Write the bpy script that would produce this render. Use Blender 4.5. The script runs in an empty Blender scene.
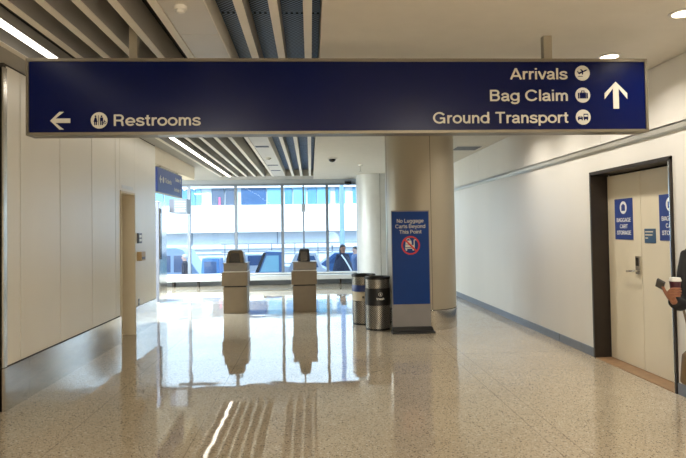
import bpy, bmesh, math, random
from mathutils import Matrix, Vector
random.seed(7)
PI = math.pi
SC = bpy.context.scene
COL = SC.collection

# ------------------------------------------------------------------ camera, world, sun, exposure
F_PX, YAW, PITCH, ROLL, CAM_H = 584.0, 0.05577, 0.02588, -0.0156, 1.55
cd = bpy.data.cameras.new('camera'); cam = bpy.data.objects.new('camera', cd); COL.objects.link(cam)
cd.sensor_fit = 'HORIZONTAL'; cd.sensor_width = 36.0; cd.lens = F_PX / 686.0 * 36.0
cd.shift_y = (215.5 - 229.0) / 686.0
cd.clip_start = 0.05; cd.clip_end = 300
fw = Vector((math.sin(YAW) * math.cos(PITCH), math.cos(YAW) * math.cos(PITCH), math.sin(PITCH)))
rt = Vector((math.cos(YAW), -math.sin(YAW), 0)); up = rt.cross(fw)
r2 = rt * math.cos(ROLL) + up * math.sin(ROLL); u2 = -rt * math.sin(ROLL) + up * math.cos(ROLL)
M4 = Matrix((r2, u2, -fw)).transposed().to_4x4(); M4.translation = Vector((0, 0, CAM_H))
cam.matrix_world = M4
SC.camera = cam

world = bpy.data.worlds.new('world'); SC.world = world; world.use_nodes = True
wn = world.node_tree; bg = wn.nodes['Background']
SKY_COL = (0.50, 0.74, 1.0, 1); SKY_STR = 4.2
bg.inputs['Color'].default_value = SKY_COL; bg.inputs['Strength'].default_value = SKY_STR

sl = bpy.data.lights.new('sun', 'SUN'); sl.energy = 5.5; sl.angle = 0.01; sl.color = (0.86, 0.94, 1.0)
so = bpy.data.objects.new('sun', sl); COL.objects.link(so); so.location = (0, -20, 40)
so.rotation_euler = Vector((0.25, 1.0, -0.95)).to_track_quat('-Z', 'Y').to_euler()

SC.view_settings.view_transform = 'Standard'; SC.view_settings.look = 'None'
SC.view_settings.exposure = 0.0; SC.view_settings.gamma = 1.0
SC.view_settings.use_curve_mapping = False

LIN_EMIT = 5.5        # linear ceiling light
DL_WATT = 11.0        # each recessed downlight
FILL_WATT = 95.0   # each added fill lamp over the hall the camera stands in
WARM = (1.0, 0.94, 0.84)

# ------------------------------------------------------------------ materials
def srgb(r, g, b):
    f = lambda c: (c / 255 / 12.92) if c / 255 <= 0.04045 else ((c / 255 + 0.055) / 1.055) ** 2.4
    return (f(r), f(g), f(b), 1)

def pm(name, col, rough=0.5, metal=0.0, var=0.06, scale=6.0, bump=0.0, bscale=60.0, spec=0.5, emit=None, estr=0.0, coat=0.0, stretch=None):
    m = bpy.data.materials.new(name); m.use_nodes = True
    nt = m.node_tree; N = nt.nodes; L = nt.links; b = N['Principled BSDF']
    b.inputs['Roughness'].default_value = rough; b.inputs['Metallic'].default_value = metal
    b.inputs['Specular IOR Level'].default_value = spec
    b.inputs['Coat Weight'].default_value = coat
    tc = N.new('ShaderNodeTexCoord'); mp = N.new('ShaderNodeMapping')
    L.new(tc.outputs['Object'], mp.inputs['Vector'])
    if stretch: mp.inputs['Scale'].default_value = stretch
    no = N.new('ShaderNodeTexNoise'); no.inputs['Scale'].default_value = scale; no.inputs['Detail'].default_value = 3
    L.new(mp.outputs['Vector'], no.inputs['Vector'])
    rp = N.new('ShaderNodeValToRGB')
    c0 = [max(0, c * (1 - var)) for c in col[:3]] + [1]; c1 = [min(1, c * (1 + var)) for c in col[:3]] + [1]
    rp.color_ramp.elements[0].position = 0.3; rp.color_ramp.elements[0].color = c0
    rp.color_ramp.elements[1].position = 0.7; rp.color_ramp.elements[1].color = c1
    L.new(no.outputs['Fac'], rp.inputs['Fac']); L.new(rp.outputs['Color'], b.inputs['Base Color'])
    if bump > 0:
        n2 = N.new('ShaderNodeTexNoise'); n2.inputs['Scale'].default_value = bscale; n2.inputs['Detail'].default_value = 2
        L.new(mp.outputs['Vector'], n2.inputs['Vector'])
        bp = N.new('ShaderNodeBump'); bp.inputs['Strength'].default_value = bump; bp.inputs['Distance'].default_value = 0.01
        L.new(n2.outputs['Fac'], bp.inputs['Height']); L.new(bp.outputs['Normal'], b.inputs['Normal'])
    if emit:
        b.inputs['Emission Color'].default_value = emit; b.inputs['Emission Strength'].default_value = estr
    return m

def floor_material():
    m = bpy.data.materials.new('polished terrazzo'); m.use_nodes = True
    nt = m.node_tree; N = nt.nodes; L = nt.links; b = N['Principled BSDF']
    geo = N.new('ShaderNodeTexCoord')
    # aggregate chips
    v = N.new('ShaderNodeTexVoronoi'); v.inputs['Scale'].default_value = 120
    L.new(geo.outputs['Object'], v.inputs['Vector'])
    sep = N.new('ShaderNodeSeparateColor'); L.new(v.outputs['Color'], sep.inputs['Color'])
    r = N.new('ShaderNodeValToRGB'); r.color_ramp.interpolation = 'CONSTANT'
    cols = [(0.0, srgb(110, 100, 86)), (0.06, srgb(181, 166, 142)), (0.45, srgb(188, 173, 149)), (0.80, srgb(174, 159, 134)), (0.90, srgb(208, 197, 178)), (0.96, srgb(132, 118, 98))]
    while len(r.color_ramp.elements) < len(cols): r.color_ramp.elements.new(0.5)
    for e, (p, c) in zip(r.color_ramp.elements, cols): e.position = p; e.color = c
    L.new(sep.outputs['Red'], r.inputs['Fac'])
    n = N.new('ShaderNodeTexNoise'); n.inputs['Scale'].default_value = 0.9; n.inputs['Detail'].default_value = 4
    L.new(geo.outputs['Object'], n.inputs['Vector'])
    mr = N.new('ShaderNodeMapRange'); mr.inputs['From Min'].default_value = 0.3; mr.inputs['From Max'].default_value = 0.7
    mr.inputs['To Min'].default_value = 0.90; mr.inputs['To Max'].default_value = 1.06
    L.new(n.outputs['Fac'], mr.inputs['Value'])
    hs = N.new('ShaderNodeHueSaturation'); L.new(r.outputs['Color'], hs.inputs['Color']); L.new(mr.outputs['Result'], hs.inputs['Value'])
    # divider strips every 2.44 m, double strip along the right side of the hall
    xyz = N.new('ShaderNodeSeparateXYZ'); L.new(geo.outputs['Object'], xyz.inputs['Vector'])
    def line(axis, pos, w, prev):
        s = N.new('ShaderNodeMath'); s.operation = 'SUBTRACT'; s.inputs[1].default_value = pos; L.new(xyz.outputs[axis], s.inputs[0])
        a = N.new('ShaderNodeMath'); a.operation = 'ABSOLUTE'; L.new(s.outputs[0], a.inputs[0])
        c = N.new('ShaderNodeMath'); c.operation = 'LESS_THAN'; c.inputs[1].default_value = w; L.new(a.outputs[0], c.inputs[0])
        if prev is None: return c.outputs[0]
        mx = N.new('ShaderNodeMath'); mx.operation = 'MAXIMUM'; L.new(prev, mx.inputs[0]); L.new(c.outputs[0], mx.inputs[1]); return mx.outputs[0]
    p = None
    for x in (1.69, 1.865, -0.9, -1.9): p = line('X', x, 0.004, p)
    for y in (2.4, 7.2, 9.6, 12.0, 14.4): p = line('Y', y, 0.005, p)
    mix = N.new('ShaderNodeMix'); mix.data_type = 'RGBA'; mix.blend_type = 'MULTIPLY'
    fm = N.new('ShaderNodeMath'); fm.operation = 'MULTIPLY'; fm.inputs[1].default_value = 0.5; L.new(p, fm.inputs[0])
    L.new(fm.outputs[0], mix.inputs['Factor']); L.new(hs.outputs['Color'], mix.inputs['A']); mix.inputs['B'].default_value = (0.35, 0.32, 0.28, 1)
    L.new(mix.outputs['Result'], b.inputs['Base Color'])
    b.inputs['Roughness'].default_value = 0.03; b.inputs['Specular IOR Level'].default_value = 0.5
    n3 = N.new('ShaderNodeTexNoise'); n3.inputs['Scale'].default_value = 2.6; n3.inputs['Detail'].default_value = 1
    L.new(geo.outputs['Object'], n3.inputs['Vector'])
    bp = N.new('ShaderNodeBump'); bp.inputs['Strength'].default_value = 0.09; bp.inputs['Distance'].default_value = 0.02
    L.new(n3.outputs['Fac'], bp.inputs['Height']); L.new(bp.outputs['Normal'], b.inputs['Normal'])
    return m

def mesh_material(name, light, dark, rough, scale, wrap=None):
    """expanded / perforated sheet metal: round dark holes in bright metal"""
    m = bpy.data.materials.new(name); m.use_nodes = True
    nt = m.node_tree; N = nt.nodes; L = nt.links; b = N['Principled BSDF']
    tc = N.new('ShaderNodeTexCoord')
    v = N.new('ShaderNodeTexVoronoi'); v.voronoi_dimensions = '2D'; v.inputs['Scale'].default_value = scale; v.inputs['Randomness'].default_value = 0.0
    mp = N.new('ShaderNodeMapping'); mp.inputs['Rotation'].default_value = (0.0, 0.0, PI / 4)
    if wrap:
        sp = N.new('ShaderNodeSeparateXYZ'); L.new(tc.outputs['Object'], sp.inputs['Vector'])
        at = N.new('ShaderNodeMath'); at.operation = 'ARCTAN2'; L.new(sp.outputs['Y'], at.inputs[0]); L.new(sp.outputs['X'], at.inputs[1])
        mu = N.new('ShaderNodeMath'); mu.operation = 'MULTIPLY'; mu.inputs[1].default_value = wrap; L.new(at.outputs[0], mu.inputs[0])
        cb = N.new('ShaderNodeCombineXYZ'); L.new(mu.outputs[0], cb.inputs['X']); L.new(sp.outputs['Z'], cb.inputs['Y']); L.new(cb.outputs[0], mp.inputs['Vector'])
    else: L.new(tc.outputs['Object'], mp.inputs['Vector'])
    L.new(mp.outputs['Vector'], v.inputs['Vector'])
    r = N.new('ShaderNodeValToRGB'); r.color_ramp.interpolation = 'LINEAR'
    r.color_ramp.elements[0].position = 0.36; r.color_ramp.elements[0].color = dark
    r.color_ramp.elements[1].position = 0.50; r.color_ramp.elements[1].color = light
    L.new(v.outputs['Distance'], r.inputs['Fac']); L.new(r.outputs['Color'], b.inputs['Base Color'])
    b.inputs['Metallic'].default_value = 0.8; b.inputs['Roughness'].default_value = rough
    return m

def glass_material(name, tint, refl=0.06):
    m = bpy.data.materials.new(name); m.use_nodes = True
    nt = m.node_tree; N = nt.nodes; L = nt.links
    for n in list(N):
        if n.type == 'BSDF_PRINCIPLED': N.remove(n)
    out = [n for n in N if n.type == 'OUTPUT_MATERIAL'][0]
    t = N.new('ShaderNodeBsdfTransparent'); t.inputs['Color'].default_value = tint
    g = N.new('ShaderNodeBsdfGlossy'); g.inputs['Roughness'].default_value = 0.02
    lw = N.new('ShaderNodeFresnel'); lw.inputs['IOR'].default_value = 1.25
    mx = N.new('ShaderNodeMixShader'); L.new(lw.outputs['Fac'], mx.inputs['Fac'])
    L.new(t.outputs[0], mx.inputs[1]); L.new(g.outputs[0], mx.inputs[2]); L.new(mx.outputs[0], out.inputs['Surface'])
    return m

M = {}
M['floor'] = floor_material()
M['ceil'] = pm('beige painted ceiling', srgb(224, 219, 208), 0.75, var=0.02)
M['deck'] = pm('dark ceiling void', srgb(38, 36, 34), 0.9)
M['margin'] = pm('grey ceiling margin', srgb(176, 172, 164), 0.7, var=0.02)
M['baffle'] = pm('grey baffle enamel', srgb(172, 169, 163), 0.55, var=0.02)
M['palelitedge'] = pm('pale paint and lit baffle edge', srgb(240, 234, 222), 0.5, var=0.02)  # light on the baffle undersides put into a paler colour; panel rails share it
M['panelw'] = pm('white metal ceiling panel', srgb(214, 210, 202), 0.45, var=0.02)
M['mesh'] = mesh_material('expanded metal mesh', srgb(120, 134, 152), srgb(12, 14, 18), 0.45, 34)
M['wall'] = pm('cream laminate wall', srgb(236, 229, 214), 0.32, var=0.03, scale=1.2, stretch=(1, 1, 0.25))
M['wallr'] = pm('cream wall covering', srgb(232, 228, 220), 0.38, var=0.03, scale=1.0, stretch=(1, 1, 0.2))
M['bulk'] = pm('beige bulkhead paint', srgb(222, 210, 186), 0.6, var=0.02)
M['steel'] = pm('brushed stainless steel', srgb(216, 214, 210), 0.15, 1.0, var=0.08, scale=2.5, stretch=(1, 1, 6))
M['chrome'] = pm('polished chrome', srgb(225, 222, 215), 0.25, 1.0, var=0.02)
M['rail'] = pm('satin aluminium rail', srgb(214, 210, 200), 0.32, 0.6, var=0.04, scale=1.5, stretch=(1, .3, 1))
M['seam'] = pm('dark joint', srgb(70, 64, 56), 0.8)
M['base'] = pm('grey vinyl base', srgb(118, 124, 134), 0.4, var=0.04)
M['bronze'] = pm('dark bronze metal', srgb(48, 40, 34), 0.40, 0.2, var=0.1)
M['door'] = pm('cream painted door', srgb(226, 215, 190), 0.42, var=0.025, scale=2.0)
M['thresh'] = pm('brown threshold', srgb(152, 120, 88), 0.5, var=0.12, scale=12)
M['mull'] = pm('grey aluminium mullion', srgb(120, 127, 136), 0.4, 0.2, var=0.04)
M['header'] = pm('blue grey header paint', srgb(160, 167, 176), 0.6, var=0.03)
M['glass'] = glass_material('clear window glass', (0.96, 0.985, 1.0, 1))
M['column'] = pm('satin champagne metal', srgb(166, 157, 139), 0.36, 0.35, var=0.05, scale=1.0, stretch=(1, 1, 0.2))
M['column2'] = pm('pale column cladding', srgb(205, 206, 204), 0.4, 0.2, var=0.03)
M['navy'] = pm('navy sign face', srgb(0, 12, 66), 0.25, var=0.04, scale=2, spec=0.22)
M['signframe'] = pm('bronze sign frame', srgb(126, 119, 104), 0.38, 0.7, var=0.06)
M['cream'] = pm('cream lettering', srgb(206, 202, 190), 0.55, var=0.02, spec=0.3)
M['strapwhite'] = pm('pale strap', srgb(220, 220, 224), 0.7)
M['white'] = pm('white lettering', srgb(236, 236, 234), 0.5, var=0.02)
M['stem'] = pm('bronze grey stem', srgb(150, 143, 128), 0.5, 0.1)
M['blue'] = pm('blue sign face', srgb(0, 50, 116), 0.4, var=0.04, spec=0.2)
M['bluedoor'] = pm('blue door sign', srgb(32, 58, 132), 0.45, var=0.04)
M['tealsign'] = pm('slate blue plate', srgb(52, 84, 116), 0.45, var=0.04)
M['greypanel'] = pm('grey sign foot panel', srgb(128, 124, 122), 0.5, var=0.04)
M['black'] = pm('black rubber', srgb(18, 18, 19), 0.5, var=0.1)
M['blackgloss'] = pm('black gloss plastic', srgb(12, 13, 18), 0.12, var=0.1)
M['red'] = pm('red prohibition ring', srgb(196, 36, 38), 0.5, var=0.03)
M['perf'] = mesh_material('perforated bin steel', srgb(190, 186, 178), srgb(30, 28, 26), 0.35, 48, wrap=.192)
M['bandblack'] = pm('black bin label', srgb(22, 21, 22), 0.4, var=0.05)
M['bandblue'] = pm('blue bin label', srgb(34, 58, 124), 0.4, var=0.05)
M['bandcream'] = pm('cream bin label', srgb(216, 206, 182), 0.5, var=0.03)
M['ped'] = pm('tan pedestal laminate', srgb(136, 120, 98), 0.45, var=0.05)
M['pedtop'] = pm('grey pedestal top', srgb(124, 118, 110), 0.35, 0.3, var=0.05)
M['hood'] = pm('bronze hood', srgb(84, 74, 56), 0.3, 0.5, var=0.05)
M['light'] = pm('light diffuser', srgb(255, 250, 240), 0.5, emit=(1.0, 0.93, 0.82, 1), estr=LIN_EMIT)
M['lens'] = pm('downlight lens', srgb(255, 246, 225), 0.5, emit=(1.0, 0.85, 0.62, 1), estr=9.0)
M['plate'] = pm('grey reader plastic', srgb(96, 100, 112), 0.4)
M['tanbox'] = pm('tan plastic box', srgb(196, 166, 120), 0.45)
M['whiteplastic'] = pm('white plastic', srgb(226, 224, 218), 0.45)
# outside
M['gfwall'] = pm('grey concrete wall', srgb(206, 208, 210), 0.8, var=0.04)
M['facade'] = pm('white rendered facade', srgb(240, 238, 232), 0.8, var=0.02)
M['soffit'] = pm('pale grey concrete', srgb(206, 208, 208), 0.8, var=0.04)
M['road'] = pm('asphalt road', srgb(88, 94, 104), 0.85, var=0.08)
M['pink'] = pm('pink banner', srgb(216, 96, 132), 0.6)
M['paneA'] = pm('pale cyan pane', srgb(120, 165, 184), 0.15, var=0.08, scale=1)
M['paneB'] = pm('slate blue pane', srgb(70, 95, 128), 0.12, var=0.12, scale=1)
M['paneC'] = pm('grey pane', srgb(86, 94, 108), 0.15, var=0.08, scale=1)
M['paneD'] = pm('mid blue pane', srgb(96, 140, 170), 0.15, var=0.08, scale=1)
M['vanblue'] = pm('pale blue van paint', srgb(120, 146, 178), 0.3, var=0.03)
M['carwhite'] = pm('white car paint', srgb(176, 182, 192), 0.25, var=0.02)
M['tugblue'] = pm('blue tug paint', srgb(54, 92, 140), 0.3, var=0.06)
M['carglass'] = pm('dark blue car glass', srgb(64, 86, 124), 0.08, var=0.15, scale=2)
M['tire'] = pm('tyre rubber', srgb(30, 31, 36), 0.8)
M['teal'] = pm('teal blue paint', srgb(54, 112, 172), 0.4, var=0.1)
# people
M['skin'] = pm('skin', srgb(150, 100, 74), 0.5, var=0.05)
M['skin2'] = pm('fair skin', srgb(214, 168, 148), 0.5, var=0.05)
M['hair'] = pm('dark hair', srgb(28, 22, 22), 0.5, var=0.2, scale=40)
M['hairgrey'] = pm('pale hair', srgb(206, 204, 200), 0.6, var=0.1, scale=40)
M['coat'] = pm('black coat fabric', srgb(17, 17, 21), 0.8, var=0.15, scale=30)
M['navycloth'] = pm('dark navy cloth', srgb(26, 30, 52), 0.8, var=0.15, scale=30)
M['greycloth'] = pm('blue grey cloth', srgb(92, 108, 142), 0.8, var=0.12, scale=30)
M['denim'] = pm('dark denim', srgb(40, 46, 66), 0.8, var=0.12, scale=40)
M['shoe'] = pm('black shoe leather', srgb(20, 19, 18), 0.4)
M['bag'] = pm('olive brown bag leather', srgb(112, 90, 58), 0.5, var=0.12, scale=20)
M['burgundy'] = pm('burgundy paper cup', srgb(74, 26, 40), 0.5, var=0.1)
M['phone'] = pm('dark phone case', srgb(58, 56, 54), 0.3)

# ------------------------------------------------------------------ mesh helpers
class MB:
    def __init__(s, mat=None):
        s.bm = bmesh.new(); s.x = mat or Matrix.Identity(4)
    def _v(s, p): return s.bm.verts.new(s.x @ Vector(p))
    def box(s, x0, x1, y0, y1, z0, z1):
        v = [s._v((x, y, z)) for z in (z0, z1) for y in (y0, y1) for x in (x0, x1)]
        for f in ((0, 2, 3, 1), (4, 5, 7, 6), (0, 1, 5, 4), (2, 6, 7, 3), (0, 4, 6, 2), (1, 3, 7, 5)):
            s.bm.faces.new([v[i] for i in f])
        return s
    def prism(s, pts, y0, y1):
        """polygon in (x,z), extruded along y"""
        a = [s._v((x, y0, z)) for x, z in pts]; b = [s._v((x, y1, z)) for x, z in pts]; n = len(pts)
        s.bm.faces.new(a); s.bm.faces.new(b[::-1])
        for i in range(n):
            j = (i + 1) % n; s.bm.faces.new((a[i], b[i], b[j], a[j]))
        return s
    def disc(s, cx, cz, r, y0, y1, n=32, rz=None):
        return s.prism([(cx + r * math.cos(2 * PI * i / n), cz + (rz or r) * math.sin(2 * PI * i / n)) for i in range(n)], y0, y1)
    def ring(s, cx, cz, r0, r1, y0, y1, n=40, a0=0, a1=2 * PI):
        for i in range(n):
            p, q = a0 + (a1 - a0) * i / n, a0 + (a1 - a0) * (i + 1) / n
            s.prism([(cx + r0 * math.cos(p), cz + r0 * math.sin(p)), (cx + r1 * math.cos(p), cz + r1 * math.sin(p)),
                     (cx + r1 * math.cos(q), cz + r1 * math.sin(q)), (cx + r0 * math.cos(q), cz + r0 * math.sin(q))], y0, y1)
        return s
    def lathe(s, prof, cx=0, cy=0, n=48, close=True, a0=0, a1=2 * PI):
        full = abs(a1 - a0 - 2 * PI) < 1e-6; m = n if full else n + 1
        rings = []
        for r, z in prof:
            if r < 1e-6: rings.append([s._v((cx, cy, z))])
            else: rings.append([s._v((cx + r * math.cos(a0 + (a1 - a0) * i / n), cy + r * math.sin(a0 + (a1 - a0) * i / n), z)) for i in range(m)])
        for A, B in zip(rings, rings[1:]):
            for i in range(n):
                j = (i + 1) % m
                if len(A) == 1 and len(B) == 1: continue
                if len(A) == 1: s.bm.faces.new((A[0], B[j], B[i]))
                elif len(B) == 1: s.bm.faces.new((A[i], A[j], B[0]))
                else: s.bm.faces.new((A[i], A[j], B[j], B[i]))
        return s
    def tube(s, pts, r, n=10):
        pts = [Vector(p) for p in pts]; rings = []
        rs = r if isinstance(r, (list, tuple)) else [r] * len(pts)
        for i, p in enumerate(pts):
            d = (pts[min(i + 1, len(pts) - 1)] - pts[max(i - 1, 0)]).normalized()
            a = d.orthogonal().normalized() if i == 0 else (rings_a - d * rings_a.dot(d)).normalized()
            rings_a = a; b = d.cross(a)
            rings.append([s._v(p + (a * math.cos(2 * PI * k / n) + b * math.sin(2 * PI * k / n)) * rs[i]) for k in range(n)])
        for A, B in zip(rings, rings[1:]):
            for i in range(n):
                j = (i + 1) % n; s.bm.faces.new((A[i], A[j], B[j], B[i]))
        s.bm.faces.new(rings[0][::-1]); s.bm.faces.new(rings[-1]); return s
    def ell(s, c, r, u=20, v=12):
        prof = []
        R = []
        for i in range(v + 1):
            t = -PI / 2 + PI * i / v
            if i in (0, v): R.append([s._v((c[0], c[1], c[2] + r[2] * math.sin(t)))])
            else: R.append([s._v((c[0] + r[0] * math.cos(t) * math.cos(2 * PI * k / u), c[1] + r[1] * math.cos(t) * math.sin(2 * PI * k / u), c[2] + r[2] * math.sin(t))) for k in range(u)])
        for A, B in zip(R, R[1:]):
            for i in range(u):
                j = (i + 1) % u
                if len(A) == 1: s.bm.faces.new((A[0], B[j], B[i]))
                elif len(B) == 1: s.bm.faces.new((A[i], A[j], B[0]))
                else: s.bm.faces.new((A[i], A[j], B[j], B[i]))
        return s
    def build(s, name, mat, parent=None, bevel=0.0, smooth=False, origin=None):
        bmesh.ops.recalc_face_normals(s.bm, faces=s.bm.faces)
        if bevel:
            bmesh.ops.bevel(s.bm, geom=s.bm.edges[:], offset=bevel, segments=2, affect='EDGES', profile=0.5)
        me = bpy.data.meshes.new(name); s.bm.to_mesh(me); s.bm.free()
        o = bpy.data.objects.new(name, me); COL.objects.link(o); me.materials.append(mat)
        if smooth:
            me.shade_smooth()
            try: me.set_sharp_from_angle(angle=math.radians(smooth if smooth > 1 else 40))
            except Exception: pass
        if parent is not None:
            o.parent = parent; o.matrix_parent_inverse = Matrix.Translation(-parent.location) if parent.type == 'EMPTY' and parent.get('category') != 'person' else Matrix.Identity(4)
        return o

def tag(o, label=None, cat=None, group=None, kind=None):
    if label: o['label'] = label
    if cat: o['category'] = cat
    if group: o['group'] = group
    if kind: o['kind'] = kind
    return o
def thing(name, label, cat, loc, group=None, kind=None):
    o = bpy.data.objects.new(name, None); COL.objects.link(o); o.location = loc; o.empty_display_size = 0.1
    return tag(o, label, cat, group, kind)
def struct(o, label, cat): return tag(o, label, cat, kind='structure')

# stroke lettering: centre lines in units of the cap height, drawn with one even stroke like a grotesque sign face
def _arc(cx, cz, rx, rz, a0, a1, n=22):
    return [(cx + rx * math.cos(math.radians(a0 + (a1 - a0) * i / n)), cz + rz * math.sin(math.radians(a0 + (a1 - a0) * i / n))) for i in range(n + 1)]
def _sm(P, k=6):
    out = []
    for i in range(len(P) - 1):
        p0, p1, p2, p3 = P[max(i - 1, 0)], P[i], P[i + 1], P[min(i + 2, len(P) - 1)]
        for j in range(k):
            t = j / k
            out.append(tuple(0.5 * (2 * p1[q] + (p2[q] - p0[q]) * t + (2 * p0[q] - 5 * p1[q] + 4 * p2[q] - p3[q]) * t * t + (3 * p1[q] - p0[q] - 3 * p2[q] + p3[q]) * t ** 3) for q in (0, 1)))
    return out + [P[-1]]
_o = lambda cx: _arc(cx, .365, .285, .30, 0, 360, 32)
_bow = [(.12, .42), (.18, .57), (.33, .662), (.47, .61), (.53, .47), (.53, .25), (.53, 0)]
_lobe = lambda z0, z1, x: [(.12, z1), (x, z1)] + _arc(x, (z0 + z1) / 2, .22, (z1 - z0) / 2, 90, -90, 14)[1:] + [(.12, z0)]
GL = {
 'A': ([[(.05, 0), (.43, .985)], [(.81, 0), (.43, .985)], [(.19, .30), (.67, .30)]], .86),
 'B': ([[(.12, 0), (.12, 1)], _lobe(.54, .93, .45), _lobe(.07, .54, .48)], .82),
 'C': ([_arc(.48, .5, .41, .435, 32, 328, 32)], .94),
 'E': ([[(.12, 0), (.12, 1)], [(.12, .93), (.66, .93)], [(.12, .52), (.62, .52)], [(.12, .07), (.68, .07)]], .74),
 'G': ([_arc(.49, .5, .42, .435, 34, 322, 32), [(.85, 0.02), (.85, .50)], [(.52, .46), (.90, .46)]], 1.0),
 'L': ([[(.12, 0), (.12, 1)], [(.12, .07), (.62, .07)]], .66),
 'N': ([[(.12, 0), (.12, 1)], [(.70, 0), (.70, 1)], [(.12, .95), (.70, .05)]], .83),
 'O': ([_arc(.49, .5, .42, .435, 0, 360, 40)], .98),
 'P': ([[(.12, 0), (.12, 1)], _lobe(.45, .93, .46)], .78),
 'R': ([[(.12, 0), (.12, 1)], _lobe(.47, .93, .47), _sm([(.44, .47), (.60, .42), (.65, .28), (.66, .12), (.71, 0)])], .84),
 'S': ([_sm([(.70, .70), (.64, .86), (.41, .935), (.19, .87), (.13, .72), (.22, .59), (.42, .52), (.62, .45), (.71, .31), (.66, .15), (.43, .065), (.18, .12), (.08, .32)])], .80),
 'T': ([[(.02, .93), (.76, .93)], [(.39, 0), (.39, .93)]], .78),
 'a': ([_sm([(.08, .50), (.14, .62), (.30, .668), (.46, .61), (.50, .48), (.50, .15), (.53, .075), (.61, .06)]), _sm([(.50, .40), (.38, .375), (.18, .335), (.085, .24), (.09, .14), (.17, .07), (.29, .06), (.43, .12), (.50, .25)])], .63),
 'c': ([_arc(.35, .365, .28, .30, 42, 318)], .64),
 'd': ([_arc(.35, .365, .28, .30, 0, 360, 30), [(.60, 0), (.60, 1)]], .73),
 'e': ([_arc(.35, .365, .285, .30, 0, 318, 28), [(.08, .35), (.69, .35)]], .70),
 'g': ([_arc(.34, .375, .27, .29, 0, 360, 30), _sm([(.60, .73), (.60, .3), (.60, .0), (.52, -.15), (.34, -.20), (.17, -.16), (.09, -.06)])], .72),
 'h': ([[(.12, 0), (.12, 1)], _sm(_bow)], .65),
 'i': ([[(.12, 0), (.12, .73)], [(.12, .87), (.12, 1)]], .24),
 'k': ([[(.12, 0), (.12, 1)], [(.53, .74), (.13, .30)], [(.24, .42), (.55, 0)]], .58),
 'l': ([[(.12, 0), (.12, 1)]], .24),
 'm': ([[(.12, 0), (.12, .73)], _sm([(.12, .42), (.17, .57), (.31, .662), (.44, .61), (.49, .47), (.49, 0)]), _sm([(.49, .42), (.54, .57), (.68, .662), (.81, .61), (.86, .47), (.86, 0)])], .98),
 'n': ([[(.12, 0), (.12, .73)], _sm(_bow)], .65),
 'o': ([_o(.35)], .70),
 'p': ([[(.12, -.24), (.12, .73)], _arc(.38, .365, .28, .30, 0, 360, 30)], .72),
 'r': ([[(.12, 0), (.12, .73)], _sm([(.12, .38), (.17, .56), (.28, .65), (.42, .655)])], .42),
 's': ([_sm([(.54, .52), (.48, .63), (.31, .668), (.14, .61), (.10, .51), (.17, .42), (.33, .37), (.50, .30), (.545, .20), (.49, .10), (.30, .06), (.12, .10), (.05, .23)])], .60),
 't': ([_sm([(.20, .93), (.20, .5), (.20, .2), (.24, .09), (.38, .07)]), [(.02, .66), (.38, .66)]], .40),
 'u': ([_sm([(.12, .73), (.12, .26), (.18, .12), (.32, .068), (.46, .16), (.53, .31)]), [(.53, 0), (.53, .73)]], .65),
 'v': ([[(.05, .73), (.31, .02)], [(.57, .73), (.31, .02)]], .61),
 'y': ([[(.05, .73), (.31, .03)], _sm([(.57, .73), (.40, .25), (.28, -.08), (.20, -.19), (.06, -.20)])], .61),
 ' ': ([], .30),
}
def text(body, name, mat, parent, x, z, height, width, y, xf=None, align='LEFT', bold=.075, depth=0.002, post=None):
    """lettering in the local xz plane, facing local -y; width = total width, height = cap height"""
    segs = []; pen = 0
    for ch in body:
        st, adv = GL[ch]
        for s in st: segs.append([(pen + px, pz) for px, pz in s])
        pen += adv + .045
    h = bold; strips = []
    for s in segs:
        n = len(s); closed = n > 3 and abs(s[0][0] - s[-1][0]) + abs(s[0][1] - s[-1][1]) < 1e-6
        L_, R_ = [], []
        for i in range(n):
            a = s[i - 1] if i > 0 else (s[-2] if closed else s[0]); c = s[i + 1] if i < n - 1 else (s[1] if closed else s[-1])
            d = Vector((c[0] - a[0], c[1] - a[1])).normalized(); k = h
            L_.append((s[i][0] - d.y * k, s[i][1] + d.x * k)); R_.append((s[i][0] + d.y * k, s[i][1] - d.x * k))
        strips.append((L_, R_))
    xs = [p[0] for a, b in strips for p in a + b]; x0, x1 = min(xs), max(xs)
    sx = width / (x1 - x0) if width else height
    off = {'LEFT': x, 'RIGHT': x - (x1 - x0) * sx, 'CENTER': x - (x1 - x0) * sx / 2}[align]
    bm = bmesh.new()
    def V(p, yy):
        q = Vector((off + (p[0] - x0) * sx, yy, z + p[1] * height))
        if post: q = post(q)
        return bm.verts.new((xf or Matrix.Identity(4)) @ q)
    for k_, (a, b) in enumerate(strips):
        dp = depth * (1 + .12 * (k_ % 4))
        A = [V(p, y - dp) for p in a]; B = [V(p, y - dp) for p in b]; A2 = [V(p, y) for p in a]; B2 = [V(p, y) for p in b]
        for i in range(len(a) - 1):
            bm.faces.new((A[i], A[i + 1], B[i + 1], B[i])); bm.faces.new((A[i], A2[i], A2[i + 1], A[i + 1])); bm.faces.new((B[i + 1], B2[i + 1], B2[i], B[i]))
        bm.faces.new((A[0], B[0], B2[0], A2[0])); bm.faces.new((A[-1], A2[-1], B2[-1], B[-1]))
    me = bpy.data.meshes.new(name); bm.to_mesh(me); bm.free(); me.materials.append(mat)
    o = bpy.data.objects.new(name, me); COL.objects.link(o); o.parent = parent
    if parent.type == 'EMPTY': o.matrix_parent_inverse = Matrix.Translation(-parent.location)
    return o

def frame_xf(x, y, z, rz): return Matrix.Translation((x, y, z)) @ Matrix.Rotation(rz, 4, 'Z')

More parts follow.
